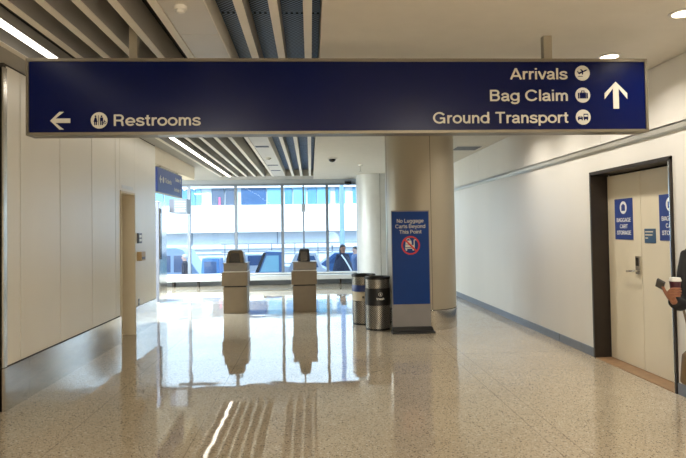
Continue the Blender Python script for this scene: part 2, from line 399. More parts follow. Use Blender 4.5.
# ------------------------------------------------------------------ room shell
XR, XL, ZC, YF, YB, XW, BY1 = 3.363, -2.722, 3.10, 17.45, -5.0, -8.0, 16.43
struct(MB().box(XW - .2, XR + .4, YB - .2, YF + .2, -0.12, 0).build('floor', M['floor']), 'polished beige speckled terrazzo floor', 'floor')
struct(MB().box(0.10, XR + .4, YB - .2, YF + .2, ZC, ZC + .3).build('ceiling', M['ceil']), 'plain beige ceiling over the right half', 'ceiling')
b = MB(); b.box(XW - .2, 0.10, YB - .2, YF + .2, 3.36, 3.5)
struct(b.build('ceiling_void', M['deck']), 'dark void above the ceiling baffles', 'ceiling')
b = MB(); b.box(XW - .2, -2.50, YB - .2, YF + .2, ZC, 3.359)
struct(b.build('ceiling_margin', M['margin']), 'flat grey ceiling margin beside the baffles', 'ceiling')
struct(MB().box(-2.4999, 0.0999, BY1, YF + .2, ZC, 3.359).build('ceiling_margin_far', M['margin']), 'flat grey ceiling strip between the baffle ends and the far window', 'ceiling')
struct(MB().box(-2.4999, 0.0999, YB - .2, YB - .001, ZC, 3.359).build('ceiling_margin_back', M['margin']), 'flat grey ceiling strip behind the viewer', 'ceiling')
# unseen upper storey block, added above the hall to shade the roadway
b = MB(); b.box(XW - .2, 12, YB - .2, YF + .1, 3.55, 11.0)
struct(b.build('upper_shade_block', M['soffit']), 'unseen block above the hall, added to shade the roadway', 'wall')

# right wall: lower leaf with the door opening, upper band split by joints
DY0, DY1, DZ = 5.24, 6.80, 2.19
b = MB()
b.box(XR, XR + .22, YB, DY0, 0, 2.425); b.box(XR, XR + .22, DY1, YF, 0, 2.425); b.box(XR, XR + .22, DY0, DY1, DZ, 2.425)
b.box(XR, XR + .22, YB, YF, 2.48, 2.50)
ys = [YB, -0.7, 1.72, 4.14, 6.56, 9.0, 11.46, 13.9, YF]
for y0, y1 in zip(ys, ys[1:]): b.box(XR, XR + .22, y0 + .004, y1 - .004, 2.48, ZC - .012)
b.box(XR + .012, XR + .22, YB, YF, 2.48, ZC)
wall_r = struct(b.build('wall_right', M['wallr']), 'cream wall along the right side of the hall', 'wall')
b = MB(); b.box(XR + .225, XR + .40, YB, YF, 0, ZC); struct(b.build('wall_right_core', M['seam']), 'solid core behind the right wall', 'wall')
b = MB(); b.box(XR - .03, XR + .02, YB, YF, 2.43, 2.478); b.box(XR - .012, XR + .02, YB, YF, 2.412, 2.43)
struct(b.build('trim_1', M['rail']), 'polished metal rail running along the right wall', 'trim')
b = MB()
for y0, y1 in ((YB, DY0 - .01), (DY1 + .01, 7.78), (7.80, YF)): b.prism([(XR - .014, 0), (XR, 0), (XR, .105), (XR - .010, .105), (XR - .014, .098)], y0, y1)
struct(b.build('baseboard_right', M['base']), 'grey vinyl baseboard on the right wall', 'baseboard')

# left wall block
LY0, LY1 = 5.34, 10.45; OY0, OY1, OZ = 8.53, 9.22, 2.18
b = MB()
b.box(XL - .10, XL - .012, LY0, OY0, 0.0, 3.085); b.box(XL - .10, XL - .012, OY1, LY1, 0, 3.085); b.box(XL - .10, XL - .012, OY0, OY1, OZ, 3.085)
struct(b.build('wall_left_core', M['seam']), 'dark backing behind the left wall panels', 'wall')
b = MB()
seams = [5.40, 5.645, 6.52, 7.45, 8.33, 8.525]
for y0, y1 in zip(seams, seams[1:]): b.box(XL - .012, XL, y0 + .008, y1 - .008, 0.392, 3.083)
b.box(XL - .012, XL, 8.529, 9.221, OZ + .004, 3.083)
b.box(XL - .012, XL, 9.225, LY1, 0.42, 3.083)
wall_l = struct(b.build('wall_left', M['wall']), 'cream panelled wall on the left of the hall', 'wall')
b = MB(); b.box(XL - .10, XL - .002, LY0 + .01, LY1, 3.0855, ZC - .0005); struct(b.build('trim_2', M['seam']), 'dark shadow gap above the left wall panels', 'trim')
b = MB(); b.box(XW, XL - .085, LY0 + .02, LY0 + .12, 0.385, ZC); b.box(XW, XL - .10, LY1 - .1, LY1, 0, ZC)
struct(b.build('wall_left_return', M['wall']), 'cream return wall around the left corner', 'wall')
b = MB(); b.box(XL - .085, XL - .03, LY0 + .03, LY0 + .06, .385, ZC); struct(b.build('trim_3', M['bronze']), 'dark recessed strip at the left wall corner', 'trim')
b = MB(); b.box(XL - .028, XL + .004, LY0 + .0, LY0 + .062, .385, 3.06); struct(b.build('trim_4', M['chrome']), 'polished metal corner strip on the left wall end', 'trim')
b = MB()
for y0, y1 in ((LY0, 5.80), (5.803, 7.15), (7.153, 8.525)): b.box(XL - .012, XL + .012, y0, y1, 0, .38)
b.box(XW, XL - .013, LY0, LY0 + .03, 0, .38)
struct(b.build('baseboard_left', M['steel']), 'tall stainless steel kick plate on the left wall', 'baseboard')
b = MB(); b.box(XL - .012, XL + .012, 9.23, LY1 + .012, 0, .415); b.box(XL - .1, XL + .0, LY1, LY1 + .012, 0, .415)
struct(b.build('baseboard_left_far', M['steel']), 'short stainless steel kick plate past the left doorway', 'baseboard')
b = MB(); b.box(XL - .22, XL, LY1, 13.95, 2.80, ZC - .005)
struct(b.build('trim_5', M['bulk']), 'beige bulkhead over the opening past the left wall', 'trim')
# doorway in the left wall
d = thing('door_1', 'narrow cream doorway in the left wall', 'door', (XL, 8.87, 0), kind='structure')
b = MB(); b.box(XL - .25, XL + .012, OY1 - .030, OY1 - .001, 0, OZ - .001); b.box(XL - .25, XL + .012, OY0 + .001, OY0 + .02, 0, OZ - .001); b.box(XL - .25, XL + .012, OY0 + .02, OY1 - .03, OZ - .03, OZ - .001)
b.build('door_frame', M['bulk'], d)
b = MB(); b.box(XL - .22, XL - .18, OY0 + .021, OY1 - .031, 0.006, OZ - .031); lf = b.build('door_leaf', M['door'], d)
b = MB(); b.tube([(XL - .18, 8.72, 1.28), (XL - .12, 8.72, 1.28), (XL - .12, 8.84, 1.28)], .011); b.box(XL - .18, XL - .172, 8.69, 8.75, 1.2, 1.36)
b.build('handle', M['steel'], lf)
b = MB(); b.box(XL + .001, XL + .006, 8.60, 9.12, OZ + .035, OZ + .085)
tag(b.build('door_plate', M['whiteplastic']), 'narrow white plate above the left doorway', 'sign')

# far window wall
b = MB(); b.box(XW, XR + .2, YF - .03, YF + .15, 0, 0.28); b.box(XW, XR + .2, YF - .03, YF + .15, 2.98, ZC - .001); b.box(XW - .2, XR + .4, YF + .2, YF + .3, ZC - .1, 3.6)
struct(b.build('wall_far', M['header']), 'low wall and header around the far window', 'wall')
win = thing('window_1', 'wide glazed wall at the far end of the hall', 'window', (-2, YF, .28), kind='structure')
b = MB(); b.box(XW, XR, YF - .05, YF + .08, .28, .34); b.box(XW, XR, YF - .05, YF + .08, 2.92, 2.98); b.build('window_frame', M['mull'], win)
b = MB(); b.box(XW, XR, YF - .16, YF - .05, .30, .335); b.build('window_sill', M['whiteplastic'], win)
mx = [-7.66, -6.30, -4.93, -3.57, -2.20, -0.83, 0.50, 1.86, 3.22]
for x in mx:
    MB().box(x - .042, x + .042, YF - .06, YF + .07, .34, 2.92).build('mullion', M['mull'], win)
MB().box(-.225, -.180, YF - .05, YF + .05, .34, 2.92).build('mullion', M['mull'], win)
b = MB(); b.box(-.265, -.14, YF - .09, YF - .05, 2.12, 2.36); tag(b.build('lock_box', M['header'], win), 'grey box on the thin mullion')
xs = [XW] + mx + [XR]
for i, (x0, x1) in enumerate(zip(xs, xs[1:])):
    if x0 == -0.83:
        MB().box(x0 + .042, -.225, YF, YF + .012, .34, 2.92).build('pane', M['glass'], win)
        MB().box(-.18, x1 - .042, YF, YF + .012, .34, 2.92).build('pane', M['glass'], win)
    else:
        MB().box(x0 + (.042 if i else 0), x1 - (.042 if i < len(xs) - 2 else 0), YF, YF + .012, .34, 2.92).build('pane', M['glass'], win)
# walls the photo only borders on
struct(MB().box(XW - .2, XW, YB, YF + .2, 0, ZC - .001).build('wall_left_outer', M['wall']), 'cream wall at the far left of the side hall', 'wall')
struct(MB().box(XW - .2, XR + .4, YB - .2, YB, 0, ZC).build('wall_back', M['wall']), 'cream wall behind the viewer', 'wall')

# ------------------------------------------------------------------ double door, right wall
d2 = thing('door_2', 'cream double door in a dark bronze frame on the right wall', 'door', (XR, 6.02, 0), kind='structure')
b = MB(); b.box(XR - .02, XR + .20, DY1 - .020, DY1, 0, DZ); b.box(XR - .02, XR + .20, DY0, DY0 + .020, 0, DZ); b.box(XR - .02, XR + .20, DY0 + .020, DY1 - .020, DZ - .03, DZ)
b.box(XR - .024, XR, DY1 - .025, DY1 + .008, 0, DZ + .004); b.box(XR - .024, XR, DY0 - .008, DY0 + .010, 0, DZ + .004); b.box(XR - .024, XR, DY0 - .008, DY1 + .008, DZ - .028, DZ + .008)
b.build('door_frame', M['bronze'], d2)
tag(MB().box(XR - .027, XR - .018, DY0 + .0105, DY0 + .0195, 0, DZ - .035).build('frame_edge', M['steel'], d2), 'bright metal edge of the frame')
XD = 3.535
lfA = MB().box(XD, XD + .04, 6.075, DY1 - .038, .012, DZ - .05).build('door_leaf', M['door'], d2, bevel=.003)
lfB = MB().box(XD, XD + .04, DY0 + .038, 6.068, .012, DZ - .05).build('door_leaf', M['door'], d2, bevel=.003)
b = MB(); b.box(XD - .022, XD, 6.085, 6.168, 1.03, 1.225); b.build('lock_plate', M['steel'], lfA, bevel=.004)
b = MB(); b.tube([(XD - .022, 6.125, 1.065), (XD - .062, 6.125, 1.065), (XD - .066, 6.155, 1.063), (XD - .062, 6.27, 1.052)], .011)
b.disc(0, 0, .001, 0, .0001); b.build('lever_handle', M['steel'], lfA, smooth=True)
b = MB(); b.box(XD - .024, XD - .022, 6.10, 6.155, 1.12, 1.21); b.build('keypad', M['blackgloss'], lfA)
b = MB(); b.box(XR - .02, XD + .04, DY0 + .035, DY1 - .035, 0.0, .008); b.build('threshold', M['thresh'], d2)

def baggage_sign(yc, zt, w, h, label):
    t = thing('door_sign', label, 'sign', (XD, yc, zt - h), 'baggage storage signs on the double door')
    xf = frame_xf(XD, yc, zt - h, -PI / 2)
    MB(xf).box(-w / 2, w / 2, -.004, -.0005, 0, h).build('sign_panel', M['bluedoor'], t)
    for i, s in enumerate(('BAGGAGE', 'CART', 'STORAGE')):
        text(s, 'lettering', M['white'], t, 0, h * (.43 - .155 * i), h * .098, (w * .78, w * .43, w * .78)[i], -.004, xf, 'CENTER', depth=.0015)
    p = MB(xf).disc(0, h * .78, h * .155, -.0055, -.004).build('pictogram', M['white'], t)
    g = MB(xf); g.box(-w * .10, w * .10, -.0068, -.0055, h * .70, h * .84); g.box(-w * .05, w * .05, -.0068, -.0055, h * .84, h * .865)
    g.build('glyph', M['bluedoor'], p)
    return t
baggage_sign(6.41, 1.862, .375, .462, 'blue baggage cart storage sign on the left door leaf beside the handle')
baggage_sign(5.545, 1.862, .375, .462, 'blue baggage cart storage sign on the right door leaf, half cut by the frame')
t = thing('door_sign', 'small slate blue plate between the two baggage signs', 'sign', (XD, 5.905, 1.37))
xf = frame_xf(XD, 5.905, 1.37, -PI / 2)
MB(xf).box(-.10, .10, -.004, -.0005, 0, .15).build('sign_panel', M['tealsign'], t)
for i, w in enumerate((.14, .13, .05)):
    MB(xf).box(-.085, -.085 + w, -.005, -.004, .112 - .033 * i, .124 - .033 * i).build('text_line', M['bandcream'], t)

# ------------------------------------------------------------------ ceiling: baffles, mesh, panel, light
BZ0, BZ1 = ZC, 3.335
baffles = [(-2.475, 'grey ceiling baffle nearest the left wall, left of the linear light'),
           (-2.005, 'grey ceiling baffle directly right of the linear light'),
           (-1.768, 'second grey ceiling baffle right of the linear light'),
           (-1.532, 'third grey ceiling baffle right of the linear light'),
           (-1.295, 'grey ceiling baffle left of the dark gap by the white panel strip'),
           (-0.47, 'grey ceiling baffle just right of the white panel strip, between mesh panels'),
           (-0.235, 'middle grey ceiling baffle of the three among the mesh panels'),
           (0.0, 'grey ceiling baffle nearest the plain beige ceiling')]
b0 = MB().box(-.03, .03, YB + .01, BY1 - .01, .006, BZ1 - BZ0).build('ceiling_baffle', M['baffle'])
c0 = MB().box(-.031, .031, YB + .01, BY1 - .008, 0, .0059).build('lit_underside', M['palelitedge'], b0)  # underside strip painted paler to carry the light on the bottom edge
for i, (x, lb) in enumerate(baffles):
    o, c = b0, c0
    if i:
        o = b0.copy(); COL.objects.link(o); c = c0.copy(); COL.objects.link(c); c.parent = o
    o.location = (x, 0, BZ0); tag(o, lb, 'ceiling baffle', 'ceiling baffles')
for i, (x0, x1, lb) in enumerate(((-.69, -.50, 'dark mesh ceiling strip beside the white panel strip'), (-.44, -.265, 'dark mesh ceiling strip second from the white panel strip'),
                                  (-.205, -.03, 'dark mesh ceiling strip third from the white panel strip'), (.03, .099, 'narrow dark mesh ceiling strip along the plain beige ceiling'))):
    b = MB()
    for y0 in [YB + .01 + 2.4 * k for k in range(9)]:
        b.box(x0, x1, y0, min(y0 + 2.38, BY1 - .01), 3.28, 3.29)
    tag(b.build('mesh_panel', M['mesh']), lb, 'ceiling mesh', 'ceiling mesh strips')
pt = thing('ceiling_panel', 'white metal ceiling panel strip with smoke detectors between the baffles', 'ceiling panel', (-.87, 4, ZC))
b = MB(); b.box(-1.065, -1.005, YB + .01, BY1 - .01, ZC - .002, BZ1); b.box(-.695, -.685, YB + .01, BY1 - .01, ZC - .002, BZ1); b.build('edge_rail', M['palelitedge'], pt)
b = MB()
for k in range(9):
    y0 = YB + 2.4 * k; b.box(-1.0, -.70, y0 + .003, min(y0 + 2.397, BY1 - .01), ZC + .006, ZC + .03)
b.build('panel_face', M['panelw'], pt)
for y in (8.9, 10.6, 13.6, 14.8):
    b = MB()
    for k in range(4): b.box(-.98, -.74, y + k * .05, y + k * .05 + .025, ZC + .002, ZC + .007)
    b.build('slot_vent', M['plate'], pt)
ll = thing('linear_light', 'long glowing linear light between the left ceiling baffles', 'ceiling light', (-2.24, 5, ZC))
MB().box(-2.28, -2.20, YB + .01, BY1 - .01, ZC + .012, ZC + .10).build('housing', M['baffle'], ll)
MB().box(-2.276, -2.204, YB + .01, BY1 - .01, ZC, ZC + .0115).build('diffuser', M['light'], ll)

def smoke(x, y, z, r, label, name='smoke_detector', dome=None):
    t = thing(name, label, 'smoke detector' if not dome else 'camera', (x, y, z))
    MB().lathe([(0, z), (r, z), (r, z - .018), (r * .9, z - .025), (0, z - .025)], x, y, 28).build('base', M['whiteplastic'], t, smooth=True)
    if dome: MB().lathe([(r * .72, z - .0255), (r * .68, z - .05), (r * .45, z - .078), (0, z - .088)], x, y, 28).build('dome', M['blackgloss'], t, smooth=True)
    else: MB().lathe([(r * .7, z - .0255), (r * .62, z - .042), (r * .3, z - .05), (0, z - .05)], x, y, 28).build('sensor_cap', M['whiteplastic'], t, smooth=True)
    return t
smoke(-.87, 4.02, ZC + .005, .045, 'small round smoke detector on the white ceiling panel above the overhead sign')
smoke(-.88, 12.35, ZC + .005, .07, 'round smoke detector on the white ceiling panel beyond the overhead sign')
smoke(.48, 12.4, ZC, .105, 'dark dome camera on the plain ceiling right of the baffles', 'dome_camera', True)
t = thing('dome_camera', 'dark camera on the window header beside the far column', 'camera', (1.13, YF - .03, 3.02))
MB().box(1.03, 1.23, YF - .16, YF - .031, 2.99, 3.03).build('bracket', M['plate'], t)
MB().ell((1.13, YF - .22, 2.955), (.115, .11, .055)).build('dome', M['blackgloss'], t, smooth=True)
t = thing('sprinkler', 'small sprinkler head hanging from the plain ceiling near the far column', 'sprinkler', (1.2, 13.8, ZC))
MB().lathe([(0, ZC), (.055, ZC), (.05, ZC - .014), (0, ZC - .016)], 1.2, 13.8, 20).build('escutcheon', M['chrome'], t, smooth=True)
b = MB(); b.lathe([(0, ZC - .016), (.014, ZC - .016), (.014, ZC - .14), (0, ZC - .14)], 1.2, 13.8, 12); b.lathe([(0, ZC - .14), (.035, ZC - .145), (.035, ZC - .15), (0, ZC - .152)], 1.2, 13.8, 16)
b.build('deflector', M['chrome'], t, smooth=True)
t = thing('ceiling_vent', 'square ceiling vent beside the right wall beyond the overhead sign', 'vent', (3.0, 11.0, ZC))
b = MB(); b.box(2.72, 3.30, 10.72, 11.34, ZC - .008, ZC); b.build('vent_frame', M['panelw'], t)
for k in range(6): MB().box(2.78, 3.24, 10.79 + k * .085, 10.85 + k * .085, ZC - .012, ZC - .008).build('slat', M['plate'], t)

def downlight(x, y, label):
    t = thing('downlight', label, 'ceiling light', (x, y, ZC), 'recessed downlights along the right wall')
    MB().lathe([(.075, ZC - .001), (.10, ZC - .001), (.10, ZC - .008), (.078, ZC - .012), (.075, ZC - .001)], x, y, 32).build('trim_ring', M['whiteplastic'], t, smooth=True)
    MB().lathe([(0, ZC - .010), (.076, ZC - .010), (.076, ZC - .002), (0, ZC - .002)], x, y, 32).build('lens', M['lens'], t)
    l = bpy.data.lights.new('lamp', 'AREA'); l.shape = 'DISK'; l.size = .15; l.spread = math.radians(140); l.energy = DL_WATT; l.color = WARM
    lo = bpy.data.objects.new('lamp', l); COL.objects.link(lo); lo.location = (0, 0, -.02); lo.parent = t
downlight(2.735, 5.13, 'glowing recessed downlight just above the right end of the overhead sign')
downlight(2.735, 4.07, 'glowing recessed downlight in the upper right corner of the photo')
for y, lb in ((6.19, 'behind the right end of the overhead sign'), (7.25, 'second behind the overhead sign along the right wall'), (8.31, 'farthest along the right wall')):
    downlight(2.735, y, 'recessed downlight hidden ' + lb)
def fill_lamp(x, y, label, watt=None, col=WARM):  # unseen lamp with housing, added as fill light for the halls
    t = thing('fill_fixture', label, 'ceiling light', (x, y, ZC), 'added fill lamps over the halls')
    MB().box(x - .32, x + .32, y - .32, y + .32, ZC - .03, ZC).build('housing', M['panelw'], t)
    l = bpy.data.lights.new('lamp', 'AREA'); l.shape = 'SQUARE'; l.size = .58; l.energy = watt or FILL_WATT; l.color = col
    lo = bpy.data.objects.new('lamp', l); COL.objects.link(lo); lo.location = (0, 0, -.04); lo.parent = t
for x in (-1.6, 1.9):
    for y in (-0.8, -2.5, -4.2):
        fill_lamp(x, y, 'added square fill lamp over the near hall out of view')

for x in (-4.2, -6.4):  # side hall lamps added to brighten the far hall
    for y in (12.0, 14.6):
        fill_lamp(x, y, 'added square fill lamp over the side hall out of view', 340.0, (.74, .88, 1.0))

# ------------------------------------------------------------------ columns
cm = thing('column', 'large round champagne column behind the blue standing sign', 'column', (1.785, 9.44, 0), 'round columns')
MB().lathe([(0, .31), (.555, .31), (.555, ZC - .001), (0, ZC - .001)], 1.785, 9.44, 96).build('shaft', M['column'], cm, smooth=True)
MB().lathe([(0, 0), (.560, 0), (.560, .300), (.556, .304), (0, .31)], 1.785, 9.44, 96).build('base_ring', M['steel'], cm, smooth=True)
b = MB()
for a in (-1.45, -3.0, .6, 2.2):
    x, y = 1.785 + .555 * math.cos(a), 9.44 + .555 * math.sin(a)
    b.tube([(x, y, .31), (x, y, ZC - .002)], .0035, 6)
b.lathe([(.5552, .302), (.5585, .304), (.5585, .312), (.5552, .314)], 1.785, 9.44, 96); b.build('joint', M['seam'], cm)
cb = thing('column', 'pale round column beside the far window', 'column', (1.84, 16.4, 0), 'round columns')
MB().lathe([(0, .31), (.545, .31), (.545, ZC - .001), (0, ZC - .001)], 1.84, 16.4, 72).build('shaft', M['column2'], cb, smooth=True)
MB().lathe([(0, 0), (.555, 0), (.555, .31), (0, .31)], 1.84, 16.4, 72).build('base_ring', M['steel'], cb, smooth=True)
b = MB()
for a in (-1.45, -2.9): 
    x, y = 1.84 + .545 * math.cos(a), 16.4 + .545 * math.sin(a); b.tube([(x, y, .31), (x, y, ZC - .002)], .004, 6)
b.build('joint', M['seam'], cb)

# ------------------------------------------------------------------ overhead sign
SY = 4.55
sg = thing('overhead_sign', 'long navy overhead sign to restrooms, arrivals, bag claim and ground transport', 'sign', (.3, SY, 2.3))
SX0, SX1, SZ0, SZ1 = -2.150, 2.735, 2.310, 2.902
MB().box(SX0 + .02, SX1 - .02, SY + .005, SY + .13, SZ0 + .02, SZ1 - .02).build('sign_face', M['navy'], sg)
b = MB(); b.box(SX0, SX1, SY - .006, SY + .14, SZ1 - .024, SZ1); b.box(SX0, SX1, SY - .006, SY + .14, SZ0, SZ0 + .022)
b.box(SX0, SX0 + .02, SY - .006, SY + .14, SZ0 + .022, SZ1 - .024); b.box(SX1 - .02, SX1, SY - .006, SY + .14, SZ0 + .022, SZ1 - .024)
b.build('sign_frame', M['signframe'], sg)
MB().box(-1.386, -1.327, SY + .03, SY + .09, SZ1, 3.36).build('stem', M['stem'], sg)
MB().box(1.900, 1.968, SY + .03, SY + .09, SZ1, ZC).build('stem', M['stem'], sg)
FY = SY + .005
text('Restrooms', 'lettering', M['cream'], sg, -1.497, 2.381, .088, .660, FY)
text('Arrivals', 'lettering', M['cream'], sg, 2.078, 2.737, .090, .470, FY, align='RIGHT')
text('Bag Claim', 'lettering', M['cream'], sg, 2.076, 2.563, .090, .634, FY, align='RIGHT')
nat = lambda w: sum(GL[c][1] + .045 for c in w) - .11
k_ = 1.095 / nat('Ground Transport')
text('Transport', 'lettering', M['cream'], sg, 2.075, 2.386, .090, nat('Transport') * k_, FY, align='RIGHT')
text('Ground', 'lettering', M['cream'], sg, 2.075 - 1.095, 2.386, .090, nat('Ground') * k_, FY)
def arrow(cx, cz, w, h, rot):
    """chunky arrow pointing up before rotation: w across the barbs, h total"""
    s = w / 2; k = w * .22; st = w * .125
    P = [(0, h / 2), (s, h / 2 - s), (s, h / 2 - s - k * 1.15), (st, h / 2 - k * 1.25 - st * .15), (st, -h / 2), (-st, -h / 2), (-st, h / 2 - k * 1.25 - st * .15), (-s, h / 2 - s - k * 1.15), (-s, h / 2 - s)]
    c, n = math.cos(rot), math.sin(rot)
    Q = [(cx + x * c - z * n, cz + x * n + z * c) for x, z in P]
    b = MB()
    # split into convex pieces so that the outline stays crisp
    for idx in ((0, 1, 2, 3), (0, 3, 6), (0, 6, 7, 8), (3, 4, 5, 6)):
        b.prism([Q[i] for i in idx], FY - .002, FY)
    return b.build('arrow', M['cream'], sg)
arrow(-1.898, 2.423, .136, .150, PI / 2)
arrow(2.474, 2.608, .188, .219, 0)
def picto(cx, cz, r, fn):
    p = MB().disc(cx, cz, r, FY - .002, FY, 40).build('pictogram', M['cream'], sg)
    g = MB(); fn(g, cx, cz, r); g.build('glyph', M['navy'], p)
Y0, Y1 = FY - .0035, FY - .002
def g_rest(g, x, z, r):
    for dx in (-.42, .30):
        g.disc(x + dx * r, z + .50 * r, .11 * r, Y0, Y1, 14)
        if dx < 0: g.prism([(x + (dx - .10) * r, z + .36 * r), (x + (dx + .10) * r, z + .36 * r), (x + (dx + .24) * r, z - .20 * r), (x + (dx - .24) * r, z - .20 * r)], Y0, Y1)
        else: g.box(x + (dx - .19) * r, x + (dx + .19) * r, Y0, Y1, z - .10 * r, z + .36 * r)
        for s in (-.10, .10): g.box(x + (dx + s - .065) * r, x + (dx + s + .065) * r, Y0, Y1, z - .58 * r, z - .09 * r)
    g.box(x - .10 * r, x - .04 * r, Y0, Y1, z - .60 * r, z + .62 * r)
    g.ring(x + .68 * r, z - .28 * r, .12 * r, .19 * r, Y0, Y1, 16); g.box(x + .58 * r, x + .66 * r, Y0, Y1, z - .3 * r, z + .06 * r)
def g_bag(g, x, z, r):
    g.box(x - .42 * r, x + .42 * r, Y0, Y1, z - .45 * r, z + .34 * r); g.box(x - .66 * r, x - .48 * r, Y0, Y1, z - .45 * r, z + .30 * r); g.box(x + .48 * r, x + .66 * r, Y0, Y1, z - .45 * r, z + .30 * r)
    g.box(x - .22 * r, x - .13 * r, Y0, Y1, z + .34 * r, z + .58 * r); g.box(x + .13 * r, x + .22 * r, Y0, Y1, z + .34 * r, z + .58 * r); g.box(x - .22 * r, x + .22 * r, Y0, Y1, z + .50 * r, z + .60 * r)
def g_plane(g, x, z, r):
    g.prism([(x - .62 * r, z + .02 * r), (x - .46 * r, z - .16 * r), (x + .55 * r, z + .30 * r), (x + .70 * r, z + .46 * r), (x + .50 * r, z + .46 * r)], Y0, Y1)
    g.prism([(x - .02 * r, z + .14 * r), (x + .22 * r, z + .22 * r), (x - .18 * r, z + .52 * r), (x - .32 * r, z + .48 * r)], Y0, Y1)
    g.prism([(x - .10 * r, z + .04 * r), (x + .10 * r, z + .10 * r), (x + .10 * r, z - .18 * r), (x - .02 * r, z - .22 * r)], Y0, Y1)
    g.prism([(x - .62 * r, z + .02 * r), (x - .50 * r, z - .04 * r), (x - .58 * r, z + .28 * r), (x - .70 * r, z + .26 * r)], Y0, Y1)
    g.box(x - .62 * r, x + .02 * r, Y0, Y1, z - .48 * r, z - .40 * r)
def g_road(g, x, z, r):
    g.box(x + .04 * r, x + .66 * r, Y0, Y1, z - .28 * r, z + .44 * r)
    for s in (.16, .54): g.box(x + (s - .07) * r, x + (s + .07) * r, Y0, Y1, z - .42 * r, z - .28 * r)
    g.prism([(x - .74 * r, z - .28 * r), (x - .06 * r, z - .28 * r), (x - .06 * r, z - .05 * r), (x - .20 * r, z + .14 * r), (x - .60 * r, z + .14 * r), (x - .74 * r, z - .05 * r)], Y0, Y1)
    for s in (-.64, -.16): g.box(x + (s - .07) * r, x + (s + .07) * r, Y0, Y1, z - .42 * r, z - .28 * r)
picto(-1.607, 2.424, .063, g_rest); picto(2.201, 2.787, .061, g_plane); picto(2.2, 2.609, .061, g_bag); picto(2.199, 2.431, .061, g_road)
def cut(cx, cz, r):   # pale details inside the glyphs
    b = MB(); b.box(cx + .12 * r, cx + .58 * r, Y0 - .001, Y0, cz + .06 * r, cz + .30 * r); b.build('glyph_window', M['cream'], sg); b = MB(); b.box(cx - .56 * r, cx - .24 * r, Y0 - .001, Y0, cz - .02 * r, cz + .07 * r); b.build('glyph_window', M['cream'], sg)
cut(2.199, 2.431, .061)

# ------------------------------------------------------------------ standing sign
ns = thing('standing_sign', 'tall blue no luggage carts sign standing in front of the column', 'sign', (1.5, 8.74, 0))
NY = 8.74
MB().box(1.212, 1.790, NY, NY + .045, .075, 1.84).build('sign_frame', M['greypanel'], ns)
MB().box(1.222, 1.780, NY - .004, NY, .430, 1.822).build('sign_panel', M['blue'], ns)
b = MB(); b.prism([(0, 0), (0.0, .085)], 0, 0) if False else None
b = MB(Matrix.Identity(4)); b.box(1.195, 1.835, NY - .10, NY + .10, 0, .03); b.prism([(1.205, .03), (1.825, .03), (1.80, .095), (1.212, .095)], NY - .03, NY + .075)
b.build('base', M['black'], ns)
for i, (s, w) in enumerate((('No Luggage', .405), ('Carts Beyond', .455), ('This Point', .335))):
    text(s, 'lettering', M['cream'], ns, 1.501, 1.655 - .083 * i, .056, w, NY - .004, align='CENTER', bold=.062)
b = MB(); b.prism([(1.422, 1.325), (1.52, 1.325), (1.512, 1.385), (1.43, 1.385)], NY - .006, NY - .004) ; b.box(1.42, 1.555, NY - .006, NY - .004, 1.285, 1.318)
b.box(1.548, 1.562, NY - .006, NY - .004, 1.265, 1.395); b.box(1.555, 1.59, NY - .006, NY - .004, 1.388, 1.400); b.box(1.415, 1.56, NY - .006, NY - .004, 1.262, 1.275)
b.ring(1.467, 1.388, .022, .032, NY - .006, NY - .004, 12, 0, PI)
b.disc(1.435, 1.247, .014, NY - .006, NY - .004, 16); b.disc(1.54, 1.247, .014, NY - .006, NY - .004, 16)
pg = b.build('pictogram', M['cream'], ns); tag(pg, 'pale luggage cart pictogram')
b = MB(); b.ring(1.501, 1.312, .118, .140, NY - .0075, NY - .004, 48)
c, s_ = math.cos(-PI / 4) * .122, math.sin(-PI / 4) * .122; k = .009
b.prism([(1.501 - c - k, 1.312 - s_ - k), (1.501 - c + k, 1.312 - s_ + k), (1.501 + c + k, 1.312 + s_ + k), (1.501 + c - k, 1.312 + s_ - k)], NY - .0075, NY - .006)
tag(b.build('prohibition_ring', M['red'], ns), 'red ring with a diagonal bar')

